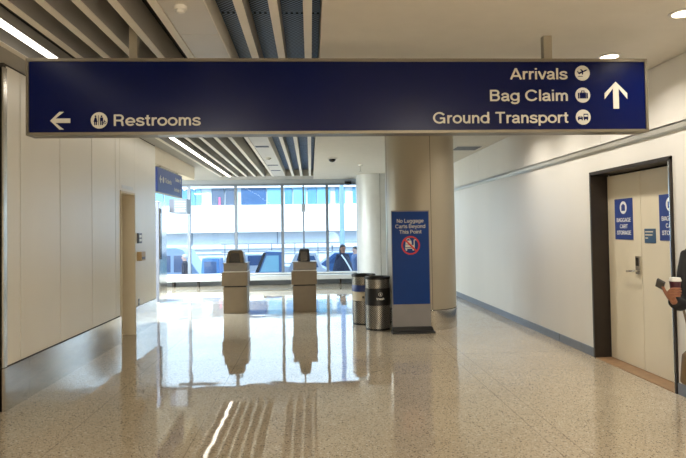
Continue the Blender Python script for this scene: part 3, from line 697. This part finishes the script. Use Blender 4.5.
# ------------------------------------------------------------------ trash cans
def bend(cx, cy, r, a0=0):
    def f(p):
        a = p.x / r + a0; q = r - p.y
        return Vector((cx + q * math.sin(a), cy - q * math.cos(a), p.z))
    return f
def can(cx, cy, label, kind):
    r, h = .192, .825
    t = thing('trash_can', label, 'trash can', (cx, cy, 0), 'round perforated trash cans')
    bo = MB().lathe([(0, .03), (r, .03), (r, h - .035), (0, h - .035)], 0, 0, 56).build('body', M['perf'], t, smooth=True); bo.matrix_parent_inverse = Matrix.Identity(4)
    MB().lathe([(0, 0), (r * .97, 0), (r * .97, .03), (0, .03)], cx, cy, 40).build('foot_ring', M['black'], t, smooth=True)
    MB().lathe([(r + .006, h - .04), (r + .009, h - .01), (r + .002, h), (r * .72, h - .004), (r * .70, h - .03), (0, h - .034)], cx, cy, 56).build('lid', M['black'], t, smooth=True)
    if kind == 'trash':
        MB().lathe([(r + .001, .385), (r + .004, .388), (r + .004, .645), (r + .001, .648)], cx, cy, 56).build('label_band', M['bandblack'], t, smooth=True)
        f = bend(cx, cy, r + .004, .12)
        text('trash', 'lettering', M['whiteplastic'], t, 0, .475, .034, .125, 0, align='CENTER', post=f)
        b = MB()
        g = MB(); g.ring(0, .56, .026, .031, -.002, 0, 28); g.disc(.0, .573, .006, -.002, 0, 10); g.box(-.008, .008, -.002, 0, .545, .566)
        for v in g.bm.verts: v.co = f(v.co)
        g.build('pictogram', M['whiteplastic'], t)
    else:
        MB().lathe([(r + .001, .545), (r + .004, .548), (r + .004, .648), (r + .001, .652)], cx, cy, 56).build('label_band', M['bandblue'], t, smooth=True)
        MB().lathe([(r + .001, .395), (r + .004, .398), (r + .004, .544), (r + .001, .545)], cx, cy, 56).build('label_band', M['bandcream'], t, smooth=True)
        f = bend(cx, cy, r + .004, -.1)
        g = MB(); g.box(-.02, .0, -.002, 0, .44, .475); g.box(.004, .012, -.002, 0, .44, .475); g.box(.022, .036, -.002, 0, .43, .50)
        for v in g.bm.verts: v.co = f(v.co)
        g.build('print_mark', M['bandblack'], t)
        g = MB(); g.box(.02, .08, -.002, 0, .565, .575)
        for v in g.bm.verts: v.co = f(v.co)
        g.build('print_mark', M['whiteplastic'], t)
can(1.035, 9.16, 'round trash can with black label band beside the blue standing sign', 'trash')
can(.868, 9.72, 'round can with blue and cream label band behind the black banded can', 'recycle')

# ------------------------------------------------------------------ pedestals
def pedestal(cx, cy, label, hoodw, dark):
    t = thing('pedestal', label, 'pedestal', (cx, cy, 0), 'tan pedestals in the hall')
    w = .245
    MB().box(cx - w + .025, cx + w - .015, cy - .20, cy + .24, 0, .50).build('lower_body', M['ped'], t, bevel=.006)
    MB().box(cx - w + .04, cx + w - .03, cy - .18, cy + .22, .50, .525).build('shadow_gap', M['black'], t)
    MB().box(cx - w, cx + w, cy - .23, cy + .25, .525, .785).build('upper_body', M['ped'], t, bevel=.006)
    MB().box(cx - w + .03, cx + w - .008, cy - .21, cy + .23, .785, .805).build('top_plate', M['whiteplastic'], t)
    MB().box(cx - w + .035, cx + w - .005, cy - .205, cy + .225, .805, .945).build('cap_box', M['pedtop'], t, bevel=.008)
    MB().box(cx - w + .02, cx + w - .0, cy - .215, cy + .235, .945, .962).build('cap_lip', M['pedtop'], t)
    # hood: rounded trapezoid shell with a dark open face
    a, z0, z1 = hoodw / 2, .962, 1.205
    P = [(cx - a, z0), (cx - a * .96, z0 + .09), (cx - a * .78, z1 - .03), (cx - a * .6, z1), (cx + a * .72, z1), (cx + a * .88, z1 - .03), (cx + a * .98, z0 + .09), (cx + a, z0)]
    hd = MB().prism(P, cy - .14, cy + .16).build('hood', M['hood'] if not dark else M['black'], t, bevel=.01)
    P2 = [(cx - a * .62, z0 + .008), (cx - a * .48, z1 - .05), (cx + a * .48, z1 - .05), (cx + a * .6, z0 + .008)]
    MB().prism(P2, cy - .146, cy - .139).build('hood_opening', M['blackgloss'], hd)
    return t
pedestal(-1.463, 11.5, 'tan pedestal with bronze hood on top, left of the two', .345, False)
pedestal(-.137, 11.5, 'tan pedestal with narrow black hood on top, right of the two', .235, True)

# ------------------------------------------------------------------ hall left: pylon, hanging signs, wall fittings
py = thing('display_pylon', 'tall steel pylon with dark screen past the left wall opening', 'display', (-3.42, 13.6, 0))
MB().box(-3.50, -3.385, 13.28, 13.96, 0.0, 2.28).build('body', M['steel'], py, bevel=.006)
MB().box(-3.385, -3.360, 13.285, 13.42, .97, 2.11).build('screen', M['blackgloss'], py)
MB().box(-3.495, -3.388, 13.268, 13.28, .02, 2.26).build('edge_face', M['plate'], py)

bs = thing('hanging_sign', 'blue overhead sign hanging under the bulkhead past the left wall', 'sign', (-2.75, 11.67, 2.31))
xf = frame_xf(-2.74, 11.67, 2.31, PI / 2)
MB(xf).box(-1.0, 1.0, 0, .08, 0, .445).build('sign_panel', M['bluedoor'], bs)
b = MB(xf); b.box(-1.01, 1.01, -.004, .084, -.015, 0); b.box(-1.01, 1.01, -.004, .084, .445, .46); b.build('sign_frame', M['signframe'], bs)
for x in (-.7, .7): MB(xf).box(x - .03, x + .03, .02, .06, .46, .495).build('stem', M['stem'], bs)
text('Tickets', 'lettering', M['cream'], bs, -.46, .20, .085, .52, 0, xf=xf)
b = MB(xf); 
for a in (((-.86, .24), (-.78, .32), (-.75, .29), (-.80, .24)), ((-.86, .24), (-.80, .24), (-.75, .19), (-.78, .16)), ((-.82, .255), (-.70, .255), (-.70, .225), (-.82, .225))): b.prism(list(a), -.002, 0)
b.build('arrow', M['cream'], bs)
MB(xf).disc(-.58, .24, .06, -.002, 0).build('pictogram', M['cream'], bs)
text('Gates', 'lettering', M['cream'], bs, .74, .30, .075, .36, 0, xf=xf, align='RIGHT')
text('Arrivals', 'lettering', M['cream'], bs, .74, .09, .075, .46, 0, xf=xf, align='RIGHT')
b = MB(xf)
for zc in (.335, .125): b = MB(xf); b.prism([(.80, zc), (.85, zc + .05), (.90, zc)], -.002, 0); b.box(.838, .862, -.002, 0, zc - .06, zc + .01); b.build('arrow', M['cream'], bs)

gs = thing('hanging_sign', 'small pale grey hanging sign beneath the blue sign past the left wall', 'sign', (-3.04, 13.7, 2.0))
MB().box(-3.13, -2.84, 13.60, 14.05, 2.00, 2.335).build('sign_panel', M['mull'], gs)
MB().box(-3.24, -3.13, 13.62, 14.05, 2.03, 2.335).build('side_panel', M['plate'], gs)
for k in range(5): MB().box(-3.10, -2.87, 13.597, 13.60, 2.05 + k * .055, 2.062 + k * .055).build('text_line', M['whiteplastic'], gs)
MB().box(-3.03, -2.99, 13.8, 13.84, 2.335, ZC).build('stem', M['stem'], gs)

xf = frame_xf(XL, 9.42, 1.40, PI / 2)
t = thing('card_reader', 'small grey card reader on the left wall past the doorway', 'card reader', (XL, 9.42, 1.40))
MB(xf).box(-.09, .09, -.03, -.0005, 0, .16).build('case', M['plate'], t, bevel=.004)
for k in range(2): MB(xf).box(-.06, .06, -.033, -.03, .03 + .06 * k, .07 + .06 * k).build('button', M['whiteplastic'], t)
xf = frame_xf(XL, 9.42, 1.125, PI / 2)
t = thing('wall_dispenser', 'tan box mounted on the left wall beneath the grey card reader', 'dispenser', (XL, 9.42, 1.125))
MB(xf).box(-.10, .12, -.075, -.0005, 0, .14).build('case', M['tanbox'], t, bevel=.006)
MB(xf).box(-.07, .09, -.079, -.075, .02, .06).build('front_slot', M['hood'], t)
xf = frame_xf(XL, 9.40, .425, PI / 2)
t = thing('wall_outlet', 'narrow grey plate low on the left wall above the steel kick plate', 'outlet', (XL, 9.40, .425))
MB(xf).box(-.035, .035, -.006, -.0005, 0, .10).build('cover', M['plate'], t)
MB(xf).box(-.012, .012, -.008, -.006, .03, .07).build('socket', M['whiteplastic'], t)

# low ledge bench under the window
bn = thing('window_bench', 'long low grey bench ledge under the far window', 'bench', (-2, 17.1, 0))
MB().box(XW + .05, 1.27, 16.92, 17.28, .155, .285).build('seat', M['column2'], bn, bevel=.006)
for x in (-7.4, -6.0, -4.6, -3.95, -3.25, -1.9, -.5, .85):
    MB().box(x - .022, x + .022, 16.97, 17.23, 0, .155).build('leg', M['bronze'], bn)

# ------------------------------------------------------------------ outside
GZ = -0.9
struct(MB().box(-60, 60, YF + .2, 110, GZ - .2, GZ).build('ground', M['road']), 'asphalt roadway outside the window', 'road')
bd = thing('building', 'white building with a blue window band across the road', 'building', (0, 46, GZ))
MB().box(-40, 40, 45.0, 52, 1.55, 3.62).build('white_band', M['facade'], bd)
MB().box(-40, 40, 45.35, 52, 3.62, 4.95).build('window_wall', M['soffit'], bd)
MB().box(-40, 40, 45.0, 52, 4.95, 12.0).build('upper_wall', M['facade'], bd)
MB().box(-40, 40, 46.0, 52, GZ, 1.55).build('ground_floor_wall', M['gfwall'], bd)
b = MB(); b.box(-40, 40, 45.7, 46.0, .28, .50); b.box(-40, 40, 45.85, 46.0, -.1, .02); b.build('ledge', M['gfwall'], bd)
PAN = [(-13.5, -11.2, 'A'), (-11.1, -9.9, 'A'), (-9.85, -8.75, 'D'), (-8.7, -8.35, 'A'), (-7.55, -6.6, 'C'), (-6.5, -5.7, 'C'), (-5.3, -3.4, 'B'), (-3.3, -2.15, 'A'), (-1.95, -1.4, 'D'), (-1.3, -.35, 'A'), (-.2, .5, 'D'),
       (.55, 1.55, 'A'), (1.95, 2.2, 'D'), (2.25, 2.7, 'A'), (3.3, 4.0, 'D'), (4.2, 6.5, 'A'), (6.7, 9, 'B')]
for x0, x1, k in PAN: MB().box(x0, x1, 45.22, 45.35, 3.66, 4.92).build('window_pane', M['pane' + k], bd)
for x in (-12.5, -9.2, -5.9, -2.6, 4.0): MB().box(x - .03, x + .03, 45.94, 46.0, .5, 1.55).build('wall_joint', M['base'], bd)
tag(MB().box(-7.0, -6.86, 45.1, 45.16, 3.63, 4.25).build('banner', M['pink'], bd), 'narrow pink strip in the window band')
t = thing('light_pole', 'pale vertical pole outside the window near the far column', 'pole', (1.62, 30, GZ))
MB().lathe([(0, GZ), (.16, GZ), (.13, GZ + .3), (.11, GZ + 7), (0, GZ + 7)], 1.62, 30, 20).build('shaft', M['vanblue'], t, smooth=True)
MB().lathe([(0, GZ), (.24, GZ), (.24, GZ + .08), (0, GZ + .08)], 1.62, 30, 20).build('foot', M['base'], t, smooth=True)
t = thing('guard_rail', 'grey guard rail along the road outside the window', 'railing', (-1, 33, GZ))
for z in (.90, .45): MB().box(-5, 4, 33.0, 33.06, z - .04, z + .02).build('rail', M['base'], t)
for x in [-4.8 + 1.3 * k for k in range(7)]: MB().box(x - .03, x + .03, 33.0, 33.06, GZ, .87).build('post', M['base'], t)
t = thing('dish', 'white dish on a short mast outside near the pale pole', 'dish', (1.25, 34, GZ))
MB().lathe([(.001, -.04), (.25, 0), (.42, .12), (.40, .13), (.24, .03), (.001, -.01)], 0, 0, 28).build('reflector', M['carwhite'], t, smooth=True)
rf = t.children[0] if t.children else None
MB().tube([(1.25, 34.1, GZ), (1.25, 34.1, .9)], .05).build('mast', M['base'], t)
rf.matrix_parent_inverse = Matrix.Identity(4); rf.location = (0, 0, 1.95); rf.rotation_euler = (PI / 2 - .2, 0, .6)

def wheels(t, xs, y0, y1, r):
    for x in xs:
        for y in (y0, y1 - .2):
            w = MB().disc(x, GZ + r, r, y, y + .2, 24).build('wheel', M['tire'], t, smooth=True)
            MB().disc(x, GZ + r, r * .55, y - .012, y + .212, 16).build('hub', M['steel'], w)
def vehicle(name, label, cat, x0, y0, depth, prof, wins, body, wheelx, r=.32, glass='carglass'):
    t = thing(name, label, cat, (x0, y0, GZ))
    MB().prism([(x0 + x, GZ + z) for x, z in prof], y0, y0 + depth).build('body', body, t, bevel=.03)
    for w in wins: 
        for yy in ((y0 - .008, y0 + .004), (y0 + depth - .004, y0 + depth + .008)):
            MB().prism([(x0 + x, GZ + z) for x, z in w], *yy).build('window', M[glass], t)
    wheels(t, [x0 + x for x in wheelx], y0 - .02, y0 + depth + .02, r)
    return t
vehicle('van', 'pale blue van with dark side windows outside at the left of the window', 'van', -9.0, 22.0, 1.9,
        [(0, .3), (4.85, .3), (4.9, .85), (4.75, 1.05), (4.25, 1.82), (4.0, 1.9), (.15, 1.9), (0, 1.7)],
        [[(.2, 1.0), (1.5, 1.0), (1.5, 1.62), (.2, 1.62)], [(1.62, 1.0), (2.75, 1.0), (2.75, 1.62), (1.62, 1.62)], [(2.87, 1.0), (3.8, 1.0), (3.8, 1.62), (2.87, 1.62)], [(3.92, 1.0), (4.58, 1.0), (4.2, 1.62), (3.92, 1.62)]],
        M['vanblue'], (.9, 3.95), .34)
vehicle('car', 'white and blue car outside between the van and the left pedestal', 'car', -4.15, 25.2, 1.7,
        [(0, .3), (3.6, .3), (3.65, .75), (3.3, .95), (2.7, 1.0), (2.1, 1.5), (.7, 1.52), (.1, 1.0), (0, .8)],
        [[(.4, 1.02), (1.35, 1.02), (1.35, 1.44), (.8, 1.44)], [(1.45, 1.02), (2.5, 1.02), (2.05, 1.44), (1.45, 1.44)]], M['carwhite'], (.7, 2.9), .3)
tg = vehicle('baggage_tug', 'blue vehicle cab with slanted windscreen outside between the two pedestals', 'vehicle', -3.2, 21.0, 1.3,
        [(0, .3), (2.2, .3), (2.2, 1.72), (1.62, 1.75), (1.52, 1.68), (1.22, .98), (0, .92)],
        [[(1.38, 1.02), (2.05, 1.02), (2.05, 1.6), (1.62, 1.6)]], M['tugblue'], (.5, 1.7), .28, glass='paneA')
MB().prism([(-3.2 + 1.18, GZ + .95), (-3.2 + 1.30, GZ + .95), (-3.2 + 1.60, GZ + 1.70), (-3.2 + 1.50, GZ + 1.70)], 20.97, 22.33).build('windscreen_pillar', M['tire'], tg)
vehicle('car', 'white car outside behind the right pedestal', 'car', -.86, 22.6, 1.6,
        [(0, .3), (1.55, .3), (1.6, .9), (1.3, 1.05), (1.05, 1.62), (.28, 1.62), (0, 1.05)],
        [[(.22, 1.05), (.72, 1.05), (.72, 1.5), (.36, 1.5)], [(.8, 1.05), (1.15, 1.05), (.98, 1.5), (.8, 1.5)]], M['carwhite'], (.35, 1.25), .28)
vehicle('car', 'blue car outside right of the right pedestal', 'car', .35, 26.0, 1.7,
        [(0, .3), (3.6, .3), (3.65, .75), (3.3, .95), (2.7, 1.0), (2.1, 1.45), (.7, 1.47), (.1, 1.0), (0, .8)],
        [[(.4, 1.0), (1.35, 1.0), (1.35, 1.4), (.8, 1.4)], [(1.45, 1.0), (2.5, 1.0), (2.05, 1.4), (1.45, 1.4)]], M['tugblue'], (.7, 2.9), .3)
vehicle('utility_cart', 'teal utility cart outside left of the left pedestal', 'cart', -3.62, 19.4, 1.0,
        [(0, .28), (1.45, .28), (1.45, .75), (.62, .78), (.6, 1.6), (.05, 1.62), (0, .8)], [[(.12, .95), (.52, .95), (.52, 1.5), (.12, 1.5)]], M['teal'], (.3, 1.15), .22)

# ------------------------------------------------------------------ people
def skin(name, verts, edges, mat, parent, sub=2, root=0):
    """verts: list of (x,y,z,rx[,ry]); one continuous limb-tapered surface"""
    me = bpy.data.meshes.new(name); me.from_pydata([v[:3] for v in verts], edges, [])
    o = bpy.data.objects.new(name, me); COL.objects.link(o)
    sk = o.modifiers.new('skin', 'SKIN'); sk.use_smooth_shade = True
    ss = o.modifiers.new('sub', 'SUBSURF'); ss.levels = sub; ss.render_levels = sub
    if not me.skin_vertices: 
        bpy.context.view_layer.objects.active = o
    for i, v in enumerate(verts):
        sv = me.skin_vertices[0].data[i]; sv.radius = (v[3], v[4] if len(v) > 4 else v[3]); sv.use_root = (i == root)
    dg = bpy.context.evaluated_depsgraph_get(); dg.update()
    m2 = bpy.data.meshes.new_from_object(o.evaluated_get(dg)); m2.name = name
    bpy.data.objects.remove(o)
    m2.materials.clear(); m2.materials.append(mat); m2.shade_smooth()
    o2 = bpy.data.objects.new(name, m2); COL.objects.link(o2)
    if parent is not None: o2.parent = parent
    return o2

def person(label, loc, rz, H, top, legs, hair, skinm, arms, hairlong=False, extra=None):
    """Local frame: +y is where the person faces, +x their right.. feet at z=0. arms: two lists (elbow, wrist, handtip)"""
    t = thing('person', label, 'person', loc); t.rotation_euler = (0, 0, rz)
    s = H / 1.72
    def P(x, y, z, *r): return (x * s, y * s, z * s) + tuple(q * s for q in r)
    V = [P(0, 0, .93, .105, .08), P(0, .0, 1.08, .095, .075), P(0, .0, 1.25, .11, .082), P(0, -.01, 1.38, .10, .07), P(0, -.005, 1.47, .058), P(0, .015, 1.535, .072, .078), P(0, .02, 1.61, .088, .10), P(0, .01, 1.68, .07, .082)]
    E = [(i, i + 1) for i in range(7)]
    for sd in (-1, 1):
        n = len(V)
        V += [P(sd * .085, 0, .86, .070), P(sd * .092, .01, .50, .054), P(sd * .098, -.02, .30, .052), P(sd * .10, -.015, .08, .038), P(sd * .105, .06, .035, .034), P(sd * .11, .14, .028, .026)]
        E += [(0, n)] + [(n + i, n + i + 1) for i in range(5)]
    for sd, (el, wr, hd) in zip((-1, 1), arms):
        n = len(V)
        V += [P(sd * .16, -.01, 1.39, .055)] + [P(*el, .042)] + [P(*wr, .027)] + [P(*hd, .030, .018)]
        E += [(3, n), (n, n + 1), (n + 1, n + 2), (n + 2, n + 3)]
    body = skin('body', V, E, skinm, t)
    # coat / shirt
    V = [P(0, 0, .66, .215, .185), P(0, 0, .84, .195, .16), P(0, 0, .96, .17, .135), P(0, 0, 1.08, .148, .118), P(0, 0, 1.25, .162, .124), P(0, -.01, 1.37, .145, .105), P(0, -.006, 1.455, .085, .08), P(0, -.004, 1.50, .076, .074)]
    E = [(i, i + 1) for i in range(7)]
    for sd, (el, wr, hd) in zip((-1, 1), arms):
        n = len(V); c = Vector(el).lerp(Vector(wr), 1.0)
        V += [P(sd * .165, -.01, 1.385, .072), P(*el, .066), P(*c, .052)]
        E += [(5, n), (n, n + 1), (n + 1, n + 2)]
    skin('top', V, E, top, t)
    V = [P(0, 0, .96, .135, .105)]; E = []
    for sd in (-1, 1):
        n = len(V); V += [P(sd * .085, 0, .84, .082), P(sd * .092, .01, .50, .070), P(sd * .099, -.018, .10, .060)]
        E += [(0, n), (n, n + 1), (n + 1, n + 2)]
    skin('trousers', V, E, legs, t)
    for sd in (-1, 1):
        skin('shoe', [P(sd * .10, -.05, .05, .045), P(sd * .105, .06, .045, .045, .042), P(sd * .112, .16, .036, .034, .034)], [(0, 1), (1, 2)], M['shoe'], t)
    b = MB(); b.ell((0, .0, 1.645 * s), (.094 * s, .108 * s, .096 * s), 20, 12)
    for v in b.bm.verts:   # open the face: keep hair to the back and the crown
        if v.co.y > .03 * s and v.co.z < 1.665 * s: v.co.y = .03 * s - (1.665 * s - v.co.z) * .45; v.co.x *= 1.02
    if hairlong:
        b.ell((0, -.045 * s, 1.52 * s), (.10 * s, .06 * s, .19 * s), 16, 10)
    b.build('hair', hair, t, smooth=60)
    for sd in (-1, 1):
        MB().ell((sd * .032 * s, .104 * s, 1.615 * s), (.012 * s, .006 * s, .007 * s), 10, 6).build('eye', M['blackgloss'], t, smooth=60)
        MB().ell((sd * .084 * s, .012 * s, 1.60 * s), (.012 * s, .022 * s, .032 * s), 10, 8).build('ear', skinm, t, smooth=60)
    b = MB(); b.prism([(-.014 * s, 1.57 * s), (.014 * s, 1.57 * s), (.006 * s, 1.615 * s), (-.006 * s, 1.615 * s)], .095 * s, .126 * s); b.build('nose', skinm, t, bevel=.004)
    MB().ell((0, .098 * s, 1.545 * s), (.024 * s, .008 * s, .006 * s), 12, 6).build('mouth', M['burgundy'], t, smooth=60)
    return t

DOWN = [((-.22, -.02, 1.10), (-.24, .05, .86), (-.235, .07, .76)), ((.22, -.02, 1.10), (.24, .05, .86), (.235, .07, .76))]
# three people standing outside, seen through the glass
p1 = person('person with long dark hair in a wide dark wrap outside the window', (1.12, 20.6, GZ), PI + .35, 1.95, M['navycloth'], M['denim'], M['hair'], M['skin'], DOWN, True)
MB().lathe([(.001, 1.62), (.09, 1.60), (.20, 1.52), (.31, 1.30), (.37, 1.0), (.38, .82), (.35, .82), (.001, 1.2)], 0, -.01, 28).build('wrap', M['navycloth'], p1, smooth=True)
b = MB(); b.tube([(.10, .12, 1.60), (.02, .27, 1.42), (-.10, .335, 1.18), (-.22, .31, .98), (-.30, .25, .84)], .026, 8)
b.build('strap', M['strapwhite'], p1, smooth=True)
p2 = person('person in blue grey top outside the window beside the far column', (1.66, 21.8, GZ), PI / 2 + .4, 1.84, M['greycloth'], M['denim'], M['hair'], M['skin2'], DOWN)
p3 = person('person in dark clothes with pale hair outside beside the van', (-4.55, 21.4, GZ), PI / 2, 1.68, M['navycloth'], M['denim'], M['hairgrey'], M['skin2'], DOWN)

# person at the right edge, near: faces left across the hall, holding a cup and a phone
PX, PY = 3.14, 4.47
HX = 2.655                                               # where the near hand is
def loc2(wx, wy, wz): return (PX - wx, PY - wy, wz)      # world -> local of a person facing the viewer
H4 = 1.62; s4 = H4 / 1.72
def lp(wx, wy, wz): return tuple(q / s4 for q in loc2(wx, wy, wz))
armR = (lp(2.87, 4.40, .93), lp(HX + .03, 4.215, .985), lp(HX + .017, 4.19, 1.005))
armL = (lp(3.27, 4.45, 1.02), lp(3.28, 4.38, .80), lp(3.28, 4.36, .72))
p4 = person('person in a black coat at the right edge holding a phone and a coffee cup', (PX, PY, 0), PI, H4, M['coat'], M['denim'], M['hair'], M['skin'], [armL, armR], True)
def hand(parent):
    """near hand in the person's local frame: palm, four unequal curled fingers and a thumb round the cup"""
    def W(x, y, z, r, r2=None): return loc2(x + HX - 2.745, y - .085, z - .035) + ((r,) if r2 is None else (r, r2))
    V = [W(2.775, 4.30, 1.02, .027, .027), W(2.745, 4.285, 1.06, .036, .024), W(2.735, 4.272, 1.09, .036, .020)]
    E = [(0, 1), (1, 2)]
    for k, (dz, ln) in enumerate(((.022, .92), (.004, 1.0), (-.014, .95), (-.030, .78))):
        n = len(V); x0 = 2.735; z0 = 1.095 + dz
        V += [W(x0, 4.262, z0, .0105), W(x0 + .014, 4.243, z0 + .004, .0100), W(x0 + .016 + .030 * ln, 4.236, z0 + .004, .0092), W(x0 + .03 + .042 * ln, 4.252, z0 + .002, .0080)]
        E += [(1 if k > 1 else 2, n), (n, n + 1), (n + 1, n + 2), (n + 2, n + 3)]
    n = len(V)
    V += [W(2.726, 4.300, 1.075, .015), W(2.712, 4.318, 1.115, .012), W(2.716, 4.330, 1.145, .0098)]
    E += [(1, n), (n, n + 1), (n + 1, n + 2)]
    return skin('hand', V, E, M['skin'], parent, 2)
hand(p4)
# coffee cup and phone: held, so things of their own
CX, CY, CZ = HX + .037, 4.198, 1.052
cu = thing('coffee_cup', 'burgundy paper cup with white lid in the hand of the person at right', 'cup', (CX, CY, CZ))
MB().lathe([(0, CZ), (.031, CZ), (.040, CZ + .085), (0, CZ + .085)], CX, CY, 28).build('cup_body', M['burgundy'], cu, smooth=True)
MB().lathe([(0, CZ + .085), (.043, CZ + .085), (.043, CZ + .094), (.039, CZ + .098), (.037, CZ + .112), (0, CZ + .106)], CX, CY, 28).build('lid', M['whiteplastic'], cu, smooth=True)
ph = thing('phone', 'dark mobile phone in the hand of the person at right', 'phone', (HX - .045, 4.24, 1.07))
xf = Matrix.Translation((HX - .045, 4.250, 1.112)) @ Matrix.Rotation(-.50, 4, 'Y') @ Matrix.Rotation(.85, 4, 'X') @ Matrix.Rotation(.30, 4, 'Z')
MB(xf).box(-.009, .009, -.030, .030, -.050, .050).build('case', M['phone'], ph, bevel=.004)
MB(xf).box(.009, .0102, -.027, .027, -.046, .046).build('screen', M['blackgloss'], ph)
bg_ = thing('handbag', 'olive brown bag hanging at the hip of the person at right', 'bag', (2.90, 4.22, .36))
b = MB(); b.prism([(2.685, .405), (2.71, .38), (2.90, .38), (2.92, .415), (2.905, .635), (2.88, .675), (2.78, .665), (2.705, .605)], 4.10, 4.18); b.build('bag_body', M['bag'], bg_, bevel=.018, smooth=True)
b = MB(); b.tube([(2.86, 4.14, .65), (2.91, 4.22, .82), (2.95, 4.30, 1.1), (2.99, 4.36, 1.32), (3.0, 4.45, 1.405), (3.0, 4.54, 1.34), (3.02, 4.66, 1.0), (2.94, 4.42, .70), (2.88, 4.15, .65)], .010, 8); b.build('strap', M['bag'], bg_, smooth=True)
